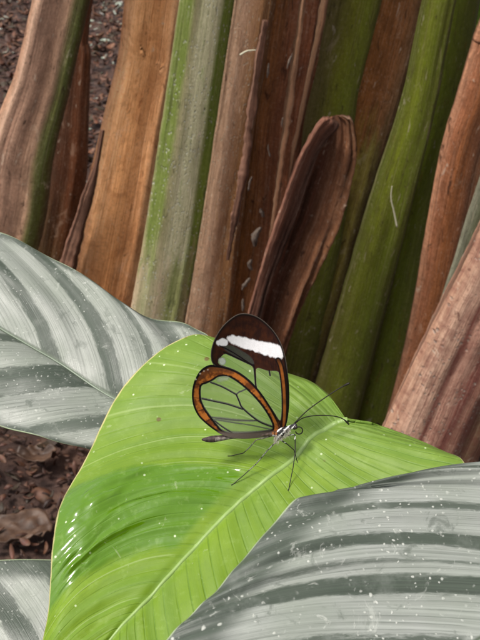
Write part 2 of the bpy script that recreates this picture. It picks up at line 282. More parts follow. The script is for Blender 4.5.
make_stalk('folded_edge', [(120, 326, 340), (124, 320, 341), (135, 311, 330), (160, 298, 315), (200, 283, 301), (250, 266, 283), (300, 252, 266), (420, 220, 240)], 0.583, stalk_mat('folded pinkish edge', [(0, (0.26, 0.12, 0.08)), (0.35, (0.22, 0.095, 0.06)), (0.55, (0.12, 0.05, 0.03)), (1, (0.06, 0.03, 0.02))], fibre=0.5, dark=(0.06, 0.025, 0.02), seed=19.1, low=[(0, (0.2, 0.1, 0.07)), (1, (0.06, 0.03, 0.02))], low_range=(0.1, 0.24)),  # lit ridge painted in: pinkish left edge falling to dark
           seed=15.5, dfac=0.7, parent=J_, extend_top=None, nseg=200, ring=28, rough=0.35, ragged=0.06)
palestrip = stalk_mat('pale dry edge', [(0, (0.48, 0.42, 0.27)), (0.6, (0.42, 0.36, 0.22)), (1, (0.22, 0.2, 0.1))], fibre=0.3, seed=21.6)
def peel(rows, Y, par, mat, seed, rag=0.3): make_stalk('peeling_strip', rows, Y, mat, seed=seed, dfac=0.35, parent=par, extend_top=None, nseg=200, ring=16, rough=0.3, ragged=rag)
peel([(-20, 303, 309), (40, 294, 301), (110, 284, 292), (170, 277, 283), (230, 270, 274), (260, 266, 268)], 0.607, F_, stripm, 31)
peel([(20, 262, 269), (90, 250, 258), (160, 241, 250), (220, 231, 238), (260, 226, 229)], 0.598, E_, torn, 32)
0 and peel([(30, 476, 479), (80, 463, 469), (130, 448, 455), (180, 437, 443), (240, 426, 431), (330, 411, 415)], 0.605, L_, torn, 33)
0 and peel([(-20, 190, 193), (40, 181, 186), (120, 165, 171), (190, 154, 159), (260, 142, 148), (320, 131, 137)], 0.618, D_, palestrip, 34)
0 and peel([(180, 326, 331), (240, 310, 316), (300, 292, 298), (360, 274, 280)], 0.585, J_, stripm, 35)
# pale scars and loose flakes lying on the dark stalk, a part of it
def flakes(name, spots, parent, Y, mat, seed):
    rnd = random.Random(seed); vs, fs, uvs = [], [], []
    for (px, py, ln, wd) in spots:
        c = on_plane(px, py, Vector((0, Y, 0.2)), Vector((0, 1, 0))); k = Y / FPX * 1.25
        ax = Vector((rnd.uniform(-0.15, 0.35), 0, 1)).normalized(); sx = ax.cross(Vector((0, 1, 0))).normalized()
        base = len(vs); m = 7
        for side in (0, 1):
            for i in range(m):
                f = i / (m - 1); ww = wd * k * (math.sin(math.pi * (0.08 + 0.86 * f)) ** 0.7) * rnd.uniform(0.35, 1.3) / 2
                p = c + ax * (f - 0.5) * ln * k + sx * math.sin(f * 4 + px) * wd * 0.3 * k + Vector((0, -0.0006 - 0.0022 * f * f + side * 0.0006, 0))
                vs += [p - sx * ww, p + sx * ww]; uvs += [(0.2, f), (0.8, f)]
        for i in range(m - 1):
            a = base + i * 2; b = a + 2 * m
            fs += [(a, a + 1, a + 3, a + 2), (b + 1, b, b + 2, b + 3), (a, a + 2, b + 2, b), (a + 1, b + 1, b + 3, a + 3)]
    return mesh_obj(name, vs, fs, mat, parent=parent, uvs=uvs)
flakem = stalk_mat('pale bark flake', [(0, (0.26, 0.21, 0.18)), (1, (0.34, 0.27, 0.22))], fibre=0.5, seed=18.6)
for i, sp in enumerate([(257, 236, 20, 6), (251, 264, 12, 5), (246, 283, 15, 4), (250, 183, 14, 2.5), (268, 70, 12, 2), (262, 212, 9, 4), (290, 60, 14, 2), (243, 304, 14, 3), (269, 150, 12, 2), (283, 120, 10, 1.6)]):
    flakes('bark_flake', [sp], F_, 0.6205, flakem, 20 + i)

s = NT('pale plant fibre'); ob = s.obj(); fibm = s.done(s.bsdf(Base_Color=s.mix(s.noise(ob, 300, 2), (0.6, 0.58, 0.42), (0.4, 0.36, 0.25)), Roughness=0.6))
def fibre(pts, r, label, Y):
    P3 = smooth_path([on_plane(x, y, Vector((0, Y, 0.2)), Vector((0, 1, 0))) for x, y in pts], 24); v, f = tube(P3, [r * (1 - 0.6 * i / 23) for i in range(24)], 8)
    tag(mesh_obj('plant_fibre', v, f, fibm, origin=P3[0]), label, 'plant fibre', 'loose pale fibres on the stalks')
fibre([(397, 227), (394, 212), (391, 198), (392, 186)], 0.0007, 'short pale upright fibre lying on the fresh green stalk', 0.60)
fibre([(240, 55), (247, 51), (256, 50)], 0.0007, 'short pale sideways fibre on the pinkish grey fibrous stalk near the top', 0.592)
# ---------------------------------------------------------------- leaves
def leaf_surface(rows, p0, n, dome, relief, nt=260, nv=64):
    """rows: (M, ctrlL, edgeL, ctrlR, edgeR) along the midrib; returns grid of world points [t][v], v from -1 (left) to 1"""
    flat = [sum(r, ()) for r in rows]; N = len(rows) - 1
    grid = []
    for i in range(nt + 1):
        t = i / nt * N; q = catmull(flat, t); M, cL, eL, cR, eR = q[0:2], q[2:4], q[4:6], q[6:8], q[8:10]
        line = []
        for j in range(-nv, nv + 1):
            v = j / nv; s = abs(v); c, e = (cL, eL) if v < 0 else (cR, eR)
            px = (1 - s) ** 2 * M[0] + 2 * s * (1 - s) * c[0] + s * s * e[0]; py = (1 - s) ** 2 * M[1] + 2 * s * (1 - s) * c[1] + s * s * e[1]
            d = ray(px, py); k = (p0 - CAM).dot(n) / d.dot(n)
            p = CAM + d * (k * (1 - dome(t, v))) + n * relief(t, v)
            line.append(p)
        grid.append(line)
    return grid
def make_leaf(name, rows, p0, n, dome, relief, blade_mat, rib_mat, label, rib_r=0.0011, nt=260, nv=64, cat='leaf', group=None, thick=0.00035, rib_sink=0.55):
    g = leaf_surface(rows, p0, n, dome, relief, nt, nv); W = 2 * nv + 1
    vs = [p for l in g for p in l]; N = len(rows) - 1
    uvs = [(i / nt, j / (W - 1)) for i in range(nt + 1) for j in range(W)]
    fs = [(i * W + j, (i + 1) * W + j, (i + 1) * W + j + 1, i * W + j + 1) for i in range(nt) for j in range(W - 1)]
    # orient faces upwards
    a, b, c = vs[fs[len(fs) // 2][0]], vs[fs[len(fs) // 2][1]], vs[fs[len(fs) // 2][2]]
    if (b - a).cross(c - a).dot(n) < 0: fs = [f[::-1] for f in fs]
    base = g[0][nv]; root = empty(name, Vector((base.x, base.y, base.z))); tag(root, label, cat, group)
    bl = mesh_obj('blade', vs, fs, blade_mat, parent=root, uvs=uvs)
    sol = bl.modifiers.new('thickness', 'SOLIDIFY'); sol.thickness = thick; sol.offset = -1
    nm = nt // 3 + 1; rad = [rib_r * (1 - 0.75 * i / nm) for i in range(nm)]
    mid = [g[i * 3][nv] - n * (rad[i] * rib_sink) for i in range(nm)]
    v, f = tube(mid, rad, 12); mesh_obj('midrib', v, f, rib_mat, parent=root, uvs=[(0.5, i * 0.01) for i in range(len(v))])
    foot = Vector((base.x + 0.02, base.y + 0.03, -0.01))
    d0 = (mid[0] - mid[4]).normalized()
    pp = smooth_path([mid[0] - n * 0.001, mid[0] + d0 * 0.012 - Vector((0, 0, 0.008)), mid[0] + d0 * 0.02 - Vector((0, 0, 0.06)), foot], 40)
    v, f = tube(pp, [rib_r * (1.3 + 0.9 * i / 39) for i in range(40)], 12); mesh_obj('petiole', v, f, rib_mat, parent=root, uvs=[(0.5, i * 0.01) for i in range(len(v))])
    return root, g

def leaf_green_mat():
    s = NT('green leaf blade'); uv, t, v = s.uv(); ob = s.obj()
    av = s.math('ABSOLUTE', s.math('MULTIPLY_ADD', v, 2, -1))
    tn = s.math('ADD', t, s.math('MULTIPLY', s.math('SUBTRACT', s.noise(s.scalevec(uv, (6, 4, 1)), 1, 2), 0.5), 0.004))
    def lines(freq, w):
        p = s.math('PINGPONG', s.math('MULTIPLY', tn, freq), 0.5)
        return s.mapr(p, 0.0, w, 1, 0)
    main = s.math('MULTIPLY', lines(58, 0.12), s.mapr(s.noise(s.scalevec(uv, (50, 7, 1)), 1.0, 4), 0.35, 0.65, 0.25, 1.25)); fine = s.noise(s.scalevec(uv, (420, 2.0, 1)), 1.0, 3, 0.6)
    patchy = s.noise(ob, 38, 4, 0.6)
    base = s.mix(s.mapr(patchy, 0.35, 0.7), (0.160, 0.265, 0.015), (0.215, 0.330, 0.026))
    base = s.mix(s.mapr(s.math('ADD', t, s.math('MULTIPLY', s.math('SUBTRACT', patchy, 0.5), 0.2)), 0.15, 0.60, 0.75, 0.0), base, s.mix(s.mapr(patchy, 0.35, 0.7), (0.140, 0.225, 0.036), (0.182, 0.272, 0.056)))  # sky sheen painted in: greyer green towards the leaf base
    base = s.mix(s.mapr(fine, 0.4, 0.7, 0, 0.22), base, (0.12, 0.22, 0.035))
    band = s.noise(s.scalevec(uv, (34, 0.7, 1)), 1.0, 2)
    base = s.mix(s.mapr(band, 0.4, 0.65, 0, 0.45), base, (0.13, 0.235, 0.035))
    rt_ = s.mapr(v, 0.48, 0.53)
    base = s.mix(s.math('MULTIPLY', main, s.mapr(v, 0.45, 0.55, 0.12, 0.42)), base, (0.08, 0.17, 0.02))
    ridge = s.mapr(s.math('PINGPONG', s.math('ADD', s.math('MULTIPLY', tn, 17), 0.2), 0.5), 0.0, 0.035, 1, 0)
    base = s.mix(s.math('MULTIPLY', ridge, s.mapr(v, 0.48, 0.44, 0, 0.5)), base, (0.34, 0.44, 0.16))
    # yellower tissue towards the tip beside the midrib
    base = s.mix(s.math('MULTIPLY', s.mapr(av, 0.0, 0.05, 1, 0), 0.45), base, (0.24, 0.36, 0.09))
    # water film between two side veins of the left half
    a_ = s.math('ADD', t, s.math('MULTIPLY', s.math('SUBTRACT', s.noise(ob, 130, 4, 0.6), 0.5), 0.035))
    left = s.mapr(v, 0.47, 0.44)
    tv = s.math('ADD', a_, s.math('MULTIPLY', s.mapr(v, 0.0, 0.5, 0.02, -0.02, False), 1.0))
    wet = s.math('MULTIPLY', s.math('MULTIPLY', s.mapr(tv, 0.452, 0.468), s.mapr(tv, 0.605, 0.622, 1, 0)), left)
    base = s.mix(wet, base, s.mix(0.85, base, (0.085, 0.205, 0.001)))
    # margin
    mn = s.noise(ob, 300, 3)
    edge = s.mapr(s.math('ADD', av, s.math('MULTIPLY', s.math('SUBTRACT', mn, 0.5), 0.012)), 0.989, 0.995)
    base = s.mix(edge, base, (0.55, 0.50, 0.22))
    mott = s.noise(ob, 420, 5, 0.7); base = s.mix(s.mapr(mott, 0.52, 0.68, 0, 0.22), base, (0.10, 0.19, 0.02)); base = s.mix(s.mapr(mott, 0.46, 0.34, 0, 0.2), base, (0.30, 0.42, 0.12))
    bs = s.math('MULTIPLY', s.mapr(s.voro(s.scalevec(ob, (1, 1, 1), (7, 1, 2)), 95), 0.045, 0.075, 1, 0), s.mapr(s.noise(ob, 26, 2), 0.50, 0.56)); base = s.mix(s.math('MULTIPLY', bs, 0.8), base, (0.12, 0.06, 0.02))
    sc = s.mapr(s.noise(ob, 85, 5, 0.7, 2.2), 0.655, 0.68, 0, 0.35); base = s.mix(sc, base, (0.40, 0.46, 0.24))
    # tiny pale specks
    sp = s.mapr(s.voro(ob, 330), 0.06, 0.12, 1, 0); spn = s.mapr(s.noise(ob, 70, 2), 0.47, 0.57)
    base = s.mix(s.math('MULTIPLY', s.math('MULTIPLY', sp, spn), 0.75), base, (0.75, 0.85, 0.55))
    h = s.math('ADD', s.math('MULTIPLY', main, -0.6), s.math('MULTIPLY', fine, 0.25))
    h = s.math('ADD', h, s.math('MULTIPLY', s.noise(ob, 900, 3), 0.25))
    nrm = s.bump(h, 0.55, 0.00025)
    wn = s.noise(s.scalevec(uv, (30, 2.2, 1)), 1.0, 1, 0.4, 0.5); wn2 = s.noise(ob, 230, 2, 0.5, 0.3)
    wh = s.math('ADD', s.math('MULTIPLY', wn, 1.0), s.math('MULTIPLY', wn2, 0.10))
    wnrm = s.bump(wh, 1.0, 0.0019, s.bump(main, 0.3, -0.0002))
    rough = s.mapr(wet, 0, 1, 0.42, 0.12, False)
    dry = s.bsdf(Base_Color=base, Roughness=0.48, Specular_IOR_Level=0.25, Normal=nrm)
    wetb = s.bsdf(Base_Color=base, Roughness=0.10, IOR=1.33, Normal=wnrm, Coat_Weight=1.0, Coat_Roughness=0.05, Coat_Normal=wnrm)
    mixw = s.n('ShaderNodeMixShader'); s.set(mixw, 0, wet); s.set(mixw, 1, dry); s.set(mixw, 2, wetb)
    tr = s.n('ShaderNodeBsdfTranslucent'); s.set(tr, 0, s.mix(0.5, base, (0.35, 0.6, 0.05)))
    mx = s.n('ShaderNodeMixShader'); s.set(mx, 0, 0.22); s.set(mx, 1, mixw.outputs[0]); s.set(mx, 2, tr.outputs[0])
    return s.done(mx.outputs[0])
def rib_mat(name, c):
    s = NT(name); ob = s.obj(); n = s.noise(ob, 300, 4)
    return s.done(s.bsdf(Base_Color=s.mix(n, c, tuple(x * 0.7 for x in c)), Roughness=0.45, Normal=s.bump(n, 0.3, 0.0003)))
def silver_mat(name, bandsL, bandsR, edge_dark=(0.86, 0.95), seed=0.0, speck=1.0, light=(0.29, 0.305, 0.27), darkc=(0.034, 0.045, 0.032)):
    """pale variegated blade: bands are ramps over t for each half of the leaf"""
    s = NT(name); uv, t, v = s.uv(); ob = s.obj(); vec = s.scalevec(uv, (1, 1, 1), (seed, seed, 0))
    av = s.math('ABSOLUTE', s.math('MULTIPLY_ADD', v, 2, -1))
    n1 = s.math('SUBTRACT', s.noise(s.scalevec(vec, (30, 5, 1)), 1.0, 5, 0.6), 0.5)
    n2 = s.math('SUBTRACT', s.noise(s.scalevec(vec, (110, 20, 1)), 1.0, 5, 0.75), 0.5)
    tn = s.math('ADD', s.math('ADD', t, s.math('MULTIPLY', n1, 0.025)), s.math('MULTIPLY', n2, 0.034))
    def bands(bs):
        st = [(0.0, 0.0)]
        for (a, b, amt) in bs: st += [(a - 0.004, 0.0), (a + 0.003, amt), (b - 0.003, amt), (b + 0.004, 0.0)]
        return s.ramp(tn, st)
    f = s.mix(s.math('GREATER_THAN', v, 0.5), bands(bandsL), bands(bandsR))
    ed = s.mapr(s.math('ADD', av, s.math('MULTIPLY', n1, 0.10)), edge_dark[0], edge_dark[1], 0, 0.9)
    f = s.math('MAXIMUM', f, ed)
    f = s.math('MULTIPLY', f, s.mapr(s.noise(ob, 120, 5, 0.7), 0.25, 0.5, 0.7, 1.0))
    thin = s.mapr(s.math('PINGPONG', s.math('MULTIPLY', s.math('ADD', t, s.math('MULTIPLY', n1, 0.01)), 72), 0.5), 0.0, 0.13, 1, 0)
    f = s.math('MAXIMUM', f, s.math('MULTIPLY', thin, s.mapr(s.noise(s.scalevec(vec, (14, 6, 1)), 1.0, 4), 0.42, 0.6, 0.1, 0.5)))
    mot = s.mapr(s.noise(s.scalevec(ob, (1, 1, 1), (seed, 2, 0)), 160, 7, 0.72, 0.6), 0.56, 0.66, 0, 0.5); f = s.math('MAXIMUM', f, mot)
    fine = s.noise(s.scalevec(vec, (330, 2.5, 1)), 1.0, 3, 0.65)
    lc = s.mix(s.mapr(fine, 0.35, 0.68), light, tuple(x * 0.66 for x in light))
    lc = s.mix(s.mapr(s.noise(ob, 45, 3), 0.35, 0.7, 0, 0.5), lc, (0.19, 0.22, 0.17))
    dc = s.mix(s.mapr(fine, 0.35, 0.7), darkc, tuple(x * 1.7 for x in darkc))
    base = s.mix(f, lc, dc)
    base = s.mix(s.mapr(av, 0.018, 0.032, 0.85, 0), base, (0.06, 0.08, 0.05))
    wc = s.n('ShaderNodeTexNoise'); s.set(wc, 'Vector', ob); s.set(wc, 'Scale', 420.0); s.set(wc, 'Detail', 3.0)
    vm = s.n('ShaderNodeVectorMath', operation='MULTIPLY_ADD'); s.set(vm, 0, wc.outputs['Color']); s.set(vm, 1, (0.0016, 0.0016, 0.0016)); s.set(vm, 2, ob); obd = vm.outputs[0]
    d1 = s.voro(s.scalevec(obd, (1, 1, 1), (seed, 0, 0)), 700); d2 = s.voro(s.scalevec(obd, (1, 1, 1), (seed + 3, 0, 0)), 270)
    s1 = s.math('MULTIPLY', s.mapr(d1, 0.12, 0.22, 1, 0), s.mapr(s.noise(ob, 55, 5, 0.7), 0.44, 0.56))
    s2 = s.math('MULTIPLY', s.mapr(s.math('ADD', d2, s.math('MULTIPLY', n2, 0.1)), 0.06, 0.15, 1, 0), s.mapr(s.noise(ob, 38, 5, 0.7), 0.50, 0.58))
    smear = s.math('MAXIMUM', s.mapr(s.noise(ob, 200, 6, 0.72, 2.0), 0.60, 0.68, 0, 0.55), s.mapr(s.noise(s.scalevec(ob, (1, 1, 1), (5, 0, 0)), 75, 7, 0.75, 1.0), 0.60, 0.66, 0, 0.4))
    sp = s.math('MULTIPLY', s.math('MAXIMUM', s.math('MAXIMUM', s1, s2), smear), speck * 0.8)
    base = s.mix(sp, base, s.mix(s.noise(ob, 150, 2), (0.36, 0.38, 0.33), (0.60, 0.60, 0.55)))
    edge = s.mapr(av, 0.988, 0.996); base = s.mix(edge, base, (0.30, 0.36, 0.22))
    h = s.math('ADD', s.math('MULTIPLY', fine, 0.6), s.math('MULTIPLY', sp, 0.5)); h = s.math('ADD', h, s.math('MULTIPLY', s.noise(ob, 700, 3), 0.3))
    b = s.bsdf(Base_Color=base, Roughness=s.mapr(s.noise(ob, 90, 4), 0.3, 0.7, 0.36, 0.52), Specular_IOR_Level=0.42, Normal=s.bump(h, 0.5, 0.0003))
    tr = s.n('ShaderNodeBsdfTranslucent'); s.set(tr, 0, s.mix(0.5, base, (0.2, 0.4, 0.1)))
    mx = s.n('ShaderNodeMixShader'); s.set(mx, 0, 0.10); s.set(mx, 1, b); s.set(mx, 2, tr.outputs[0])
    return s.done(mx.outputs[0])

def nrm_of(tilt, roll): return Vector((-math.sin(R(roll)), -math.sin(R(tilt)) * math.cos(R(roll)), math.cos(R(tilt)) * math.cos(R(roll)))).normalized()

# --- green leaf the butterfly stands on
G_rows = [
 ((347,420),(338,408),(330,396),(352,421),(358,422)),
 ((343,420),(318,388),(305,378),(372,423),(392,430)),
 ((336,422),(290,376),(262,362),(386,430),(438,446)),
 ((325,428),(245,358),(195,338),(390,448),(464,466)),
 ((311,437),(220,372),(125,385),(370,480),(470,510)),
 ((295,455),(195,402),(85,455),(345,505),(445,560)),
 ((270,476),(160,438),(62,510),(315,545),(400,620)),
 ((240,500),(125,485),(51,575),(256,565),(335,690)),
 ((200,540),(95,540),(43,625),(208,615),(265,752)),
 ((150,595),(75,605),(35,685),(156,672),(195,802)),
 ((115,632),(60,660),(25,745),(118,712),(138,828)),
 ((80,675),(45,720),(12,790),(100,760),(95,845)),
 ((40,740),(20,780),(-10,830),(50,800),(45,860)),
 ((0,850),(0,850),(0,851),(0,850),(1,851))]
def g_dome(t, v):
    w = min(1, t / 2.0)
    return (0.026 * abs(v) ** 1.7 * w - 0.05 * max(0, abs(v) - 0.75) ** 2 * 8 * (1 if v < 0 else 0.4)) * 0.6 + 0.006 * math.sin(t * 1.7 + 2) * abs(v) + (0.02 * math.exp(-((t - 1.0) / 1.2) ** 2) * -1 * abs(v))
GLINT_RIDGES = [(6.12, 0.52, 0.90, 0.00060, 0.085), (6.38, 0.60, 0.95, 0.00095, 0.11), (6.62, 0.80, 0.96, 0.00045, 0.08), (7.12, 0.66, 0.97, 0.00060, 0.09), (7.40, 0.45, 0.92, 0.00055, 0.08), (7.66, 0.6, 0.96, 0.00055, 0.09), (6.85, 0.3, 0.75, 0.00030, 0.06)]  # ridges added to the blade shape to catch highlight streaks
def g_relief(t, v):
    s = abs(v); ph = (t * 29 / 13.0) * 2 * math.pi
    corr = 0.00011 * (math.cos(ph) * -1) * math.sin(math.pi * min(1, s * 0.9 + 0.1)) ** 0.7
    groove = -0.0006 * math.exp(-(s / 0.05) ** 2)
    wav = 0.0014 * math.sin(t * 2.1 + 1.0) * s ** 2 + 0.0011 * noise.noise(Vector((t * 0.9, v * 2.5, 3.0)))
    fin = 0.00025 * noise.noise(Vector((t * 3.5, v * 5, 8.0)))
    bulge = 0.0016 * math.exp(-((t - 6.9) / 0.7) ** 2) * math.exp(-((v + 0.62) / 0.3) ** 2)
    rid = 0
    if v < 0 and 5.6 < t < 8.3:
        for (t0, va, vb, am, sg) in GLINT_RIDGES:
            env = max(0, min((s - va) / 0.08, (vb - s) / 0.06, 1)); env = env * env * (3 - 2 * env)
            rid += am * env * (0.75 + 0.6 * noise.noise(Vector((s * 14, t0 * 5, 0)))) * math.exp(-((t - t0 - 0.10 * noise.noise(Vector((s * 6, t0, 4)))) / sg) ** 2)
    return (corr + groove + wav + fin + bulge) * min(1, 0.15 + t / 3) + rid
gm = leaf_green_mat()
gn = nrm_of(20, 6); gp0 = at_depth(272, 465, 0.205)
G_root, G_grid = make_leaf('green_leaf', G_rows, gp0, gn, g_dome, g_relief, gm, rib_mat('green rib', (0.25, 0.37, 0.10)), 'bright green leaf with a wet shiny patch, the butterfly standing on it', rib_r=0.0010, nt=560, nv=100, rib_sink=0.45)
G_np = np.array([[p.x, p.y, p.z] for l in G_grid for p in l])
def on_green(px, py):
    q = G_np - np.array(CAM); w = q @ np.array(FW); X = 240 + (q @ np.array(RT)) / w * FPX; Y = 320 - (q @ np.array(UP)) / w * FPX
    i = int(np.argmin((X - px) ** 2 + (Y - py) ** 2)); return Vector(G_np[i])

# --- silver leaf at the left
SL_rows = [
 ((236,460),(236,440),(230,425),(225,470),(222,478)),
 ((222,453),(230,400),(216,350),(205,470),(185,478)),
 ((205,444),(215,365),(190,326),(180,458),(140,462)),
 ((180,433),(185,345),(140,314),(150,445),(95,450)),
 ((150,419),(150,325),(93,281),(110,428),(45,438)),
 ((120,401),(112,308),(28,245),(75,402),(-15,420)),
 ((85,379),(72,290),(-30,222),(30,382),(-75,398)),
 ((50,357),(30,275),(-80,202),(-15,360),(-130,365)),
 ((15,336),(-15,262),(-130,190),(-60,338),(-180,330)),
 ((-25,312),(-70,250),(-180,190),(-110,315),(-220,295)),
 ((-80,282),(-130,240),(-225,200),(-160,290),(-250,255)),
 ((-250,215),(-255,214),(-262,212),(-255,218),(-262,216))]
sl_m = silver_mat('silver leaf blade upper', [(0.10, 0.145, 0.7), (0.225, 0.262, 0.7), (0.325, 0.352, 0.85), (0.437, 0.487, 0.95), (0.61, 0.655, 0.95), (0.77, 0.80, 0.9)],
                  [(0.22, 0.27, 0.9), (0.37, 0.41, 0.8), (0.52, 0.60, 0.95), (0.70, 0.74, 0.9)][:4], edge_dark=(0.88, 0.97), seed=1.0, speck=0.7)
make_leaf('silver_leaf', SL_rows, at_depth(100, 350, 0.275), nrm_of(22, 4), lambda t, v: 0.02 * math.sin(abs(v) * 2.2) + 0.008 * math.sin(t * 1.9) * abs(v) ** 2,
          lambda t, v: 0.0005 * math.sin(t * 6.3 * 1.0) * abs(v) + 0.0022 * noise.noise(Vector((t * 0.8, v * 2, 0))) - 0.0006 * math.exp(-(v / 0.05) ** 2), sl_m, rib_mat('silver rib', (0.17, 0.21, 0.15)),
          'silvery striped leaf at the left, partly behind the bright green leaf', rib_r=0.0010, group='silver striped leaves around the green leaf', rib_sink=0.6)
# --- silver leaf bottom right
SR_rows = [
 ((800,470),(740,430),(640,432),(800,500),(790,530)),
 ((760,490),(620,432),(500,461),(780,560),(790,600)),
 ((720,508),(530,443),(388,478),(760,600),(790,660)),
 ((700,516),(490,450),(331,496),(745,620),(775,695)),
 ((675,527),(435,466),(294,503),(730,640),(760,730)),
 ((640,543),(375,487),(250,551),(680,670),(720,780)),
 ((600,567),(350,518),(214,592),(630,710),(680,830)),
 ((560,592),(322,552),(180,625),(580,730),(630,850)),
 ((500,630),(310,602),(148,662),(530,760),(560,870)),
 ((430,672),(280,660),(115,712),(460,790),(480,880)),
 ((350,720),(235,725),(90,765),(370,810),(380,890)),
 ((260,765),(170,780),(70,815),(270,830),(270,890)),
 ((120,860),(90,860),(60,862),(120,870),(120,880))]
sr_m = silver_mat('silver leaf blade near', [(0.02, 0.06, 0.7), (0.165, 0.20, 0.85), (0.368, 0.392, 0.85), (0.458, 0.490, 0.92), (0.533, 0.542, 0.7), (0.573, 0.612, 0.95), (0.692, 0.725, 0.85)], [(0.2, 0.24, 0.9), (0.36, 0.40, 0.9), (0.52, 0.56, 0.9)],
                  edge_dark=(0.70, 0.84), seed=5.0, speck=1.15, light=(0.35, 0.365, 0.335))
def sr_rel(t, v):
    return 0.0005 * math.sin(t * 6.3 * 1.3) * abs(v) + 0.002 * noise.noise(Vector((t * 0.9, v * 2, 5))) + 0.0004 * math.exp(-((t - 4.0) / 0.6) ** 2) * max(0, -v) ** 3 
make_leaf('silver_leaf', SR_rows, at_depth(400, 560, 0.165), nrm_of(22, -4), lambda t, v: 0.012 * math.sin(abs(v) * 2.6) - (0.05 * max(0, abs(v) - 0.8) ** 2 * 6), sr_rel, sr_m, rib_mat('silver rib near', (0.17, 0.21, 0.15)),
          'large silvery striped leaf with white specks in the bottom right foreground', rib_r=0.0012, group='silver striped leaves around the green leaf')
# --- silver leaf bottom left
SB_rows = [
 ((260,720),(255,700),(250,690),(262,740),(262,750)),
 ((210,700),(200,640),(170,592),(210,750),(200,790)),
 ((150,690),(140,620),(100,563),(150,750),(130,820)),
 ((90,680),(80,615),(30,559),(80,750),(60,840)),
 ((30,672),(10,615),(-45,566),(10,750),(-20,840)),
 ((-40,665),(-60,620),(-110,585),(-60,740),(-90,820)),
 ((-110,660),(-130,630),(-170,610),(-130,720),(-150,770)),
 ((-220,660),(-222,660),(-225,659),(-222,662),(-225,664))]
sb_m = silver_mat('silver leaf blade low', [(0.22, 0.29, 0.9), (0.37, 0.43, 0.95), (0.52, 0.58, 0.95), (0.68, 0.74, 0.9)], [(0.25, 0.3, 0.9), (0.4, 0.45, 0.9)], edge_dark=(0.80, 0.90), seed=9.0, speck=0.6)
make_leaf('silver_leaf', SB_rows, at_depth(30, 600, 0.25), nrm_of(18, 5), lambda t, v: 0.01 * math.sin(abs(v) * 2.2), lambda t, v: 0.0015 * noise.noise(Vector((t, v * 2, 9))), sb_m, rib_mat('silver rib low', (0.17, 0.21, 0.15)),
          'silvery striped leaf peeking out in the bottom left corner, lowest one', rib_r=0.0010, group='silver striped leaves around the green leaf', nt=160, nv=40)

# ---------------------------------------------------------------- butterfly
feet_mid = on_green(274, 462)
Bp = on_plane(282, 434, feet_mid, Vector((0, -1, 0)))
yaw, wt = R(6), R(8)
wn_ = Vector((math.sin(yaw), -math.cos(yaw), math.sin(wt))).normalized()
bfly = empty('butterfly', feet_mid); tag(bfly, 'clear-winged butterfly with brown-edged upright wings, standing on the bright green leaf', 'butterfly')
def crop2px(x, y): return 185 + x / 4.364, 305 + y / 4.364
def seg_dist(P, a, b):
    a = np.array(a, float); b = np.array(b, float); d = b - a; t = np.clip(((P - a) @ d) / (d @ d), 0, 1); return np.linalg.norm(P - (a + t[:, None] * d), axis=1)
def line_dist(P, pts): return np.min([seg_dist(P, pts[i], pts[i + 1]) for i in range(len(pts) - 1)], axis=0)
def poly_sd(P, poly):
    n = len(poly); d = line_dist(P, list(poly) + [poly[0]]); ins = np.zeros(len(P), bool)
    for i in range(n):
        x1, y1 = poly[i]; x2, y2 = poly[(i + 1) % n]
        c = ((y1 > P[:, 1]) != (y2 > P[:, 1])) & (P[:, 0] < (x2 - x1) * (P[:, 1] - y1) / ((y2 - y1) or 1e-9) + x1); ins ^= c
    return np.where(ins, -d, d)
def sm(pts, k=6, closed=True):
    n = len(pts); out = []
    for i in range(n if closed else n - 1):
        idx = [(i + q) % n if closed else min(max(i + q, 0), n - 1) for q in (-1, 0, 1, 2)]; p0, p1, p2, p3 = [pts[q] for q in idx]
        for j in range(k):
            f = j / k; out.append(tuple(0.5 * (2 * b + (c - a) * f + (2 * a - 5 * b + 4 * c - d) * f * f + (3 * b - a - 3 * c + d) * f ** 3) for a, b, c, d in zip(p0, p1, p2, p3)))
    if not closed: out.append(pts[-1])
    return out
def cover(d, soft=2.0): return np.clip(0.5 - d / soft, 0, 1)
def nz2(P, s, seed=0): return np.array([noise.fractal(Vector((x * s, y * s, seed)), 1.0, 2.0, 4) for x, y in P])
def lay(C, m, col, a=1.0):
    m = m[:, None]; col = np.array(list(col) + [a]) if not isinstance(col, np.ndarray) else col
    return C * (1 - m) + col * m
def wing_mesh(name, outline, centre, shade, nu=150, ntt=420, bulge=0.0006):
    ol = np.array(sm(outline, 14)); seg = np.r_[0, np.cumsum(np.linalg.norm(np.diff(np.vstack([ol, ol[:1]]), axis=0), axis=1))]
    tt = np.linspace(0, seg[-1], ntt, endpoint=False); X = np.interp(tt, seg, np.r_[ol[:, 0], ol[0, 0]]); Y = np.interp(tt, seg, np.r_[ol[:, 1], ol[0, 1]])
    s = np.linspace(0, 1, nu + 1)[1:]; c = np.array(centre, float)
    P = [c[None]] + [c + f * (np.c_[X, Y] - c) for f in s]; P = np.vstack(P)
    col = shade(P, poly_sd(P, [tuple(o) for o in ol[::3]]))
    vs = []
    for x, y in P:
        px, py = crop2px(x, y); p = on_plane(px, py, Bp, wn_); vs.append(p + wn_ * bulge * math.sin(x * 0.012 + y * 0.009))
    fs = [(0, 1 + k, 1 + (k + 1) % ntt) for k in range(ntt)]
    for i in range(nu - 1):
        b = 1 + i * ntt
        fs += [(b + k, b + ntt + k, b + ntt + (k + 1) % ntt, b + (k + 1) % ntt) for k in range(ntt)]
    return vs, fs, col
CLEAR = (0.26, 0.27, 0.24)
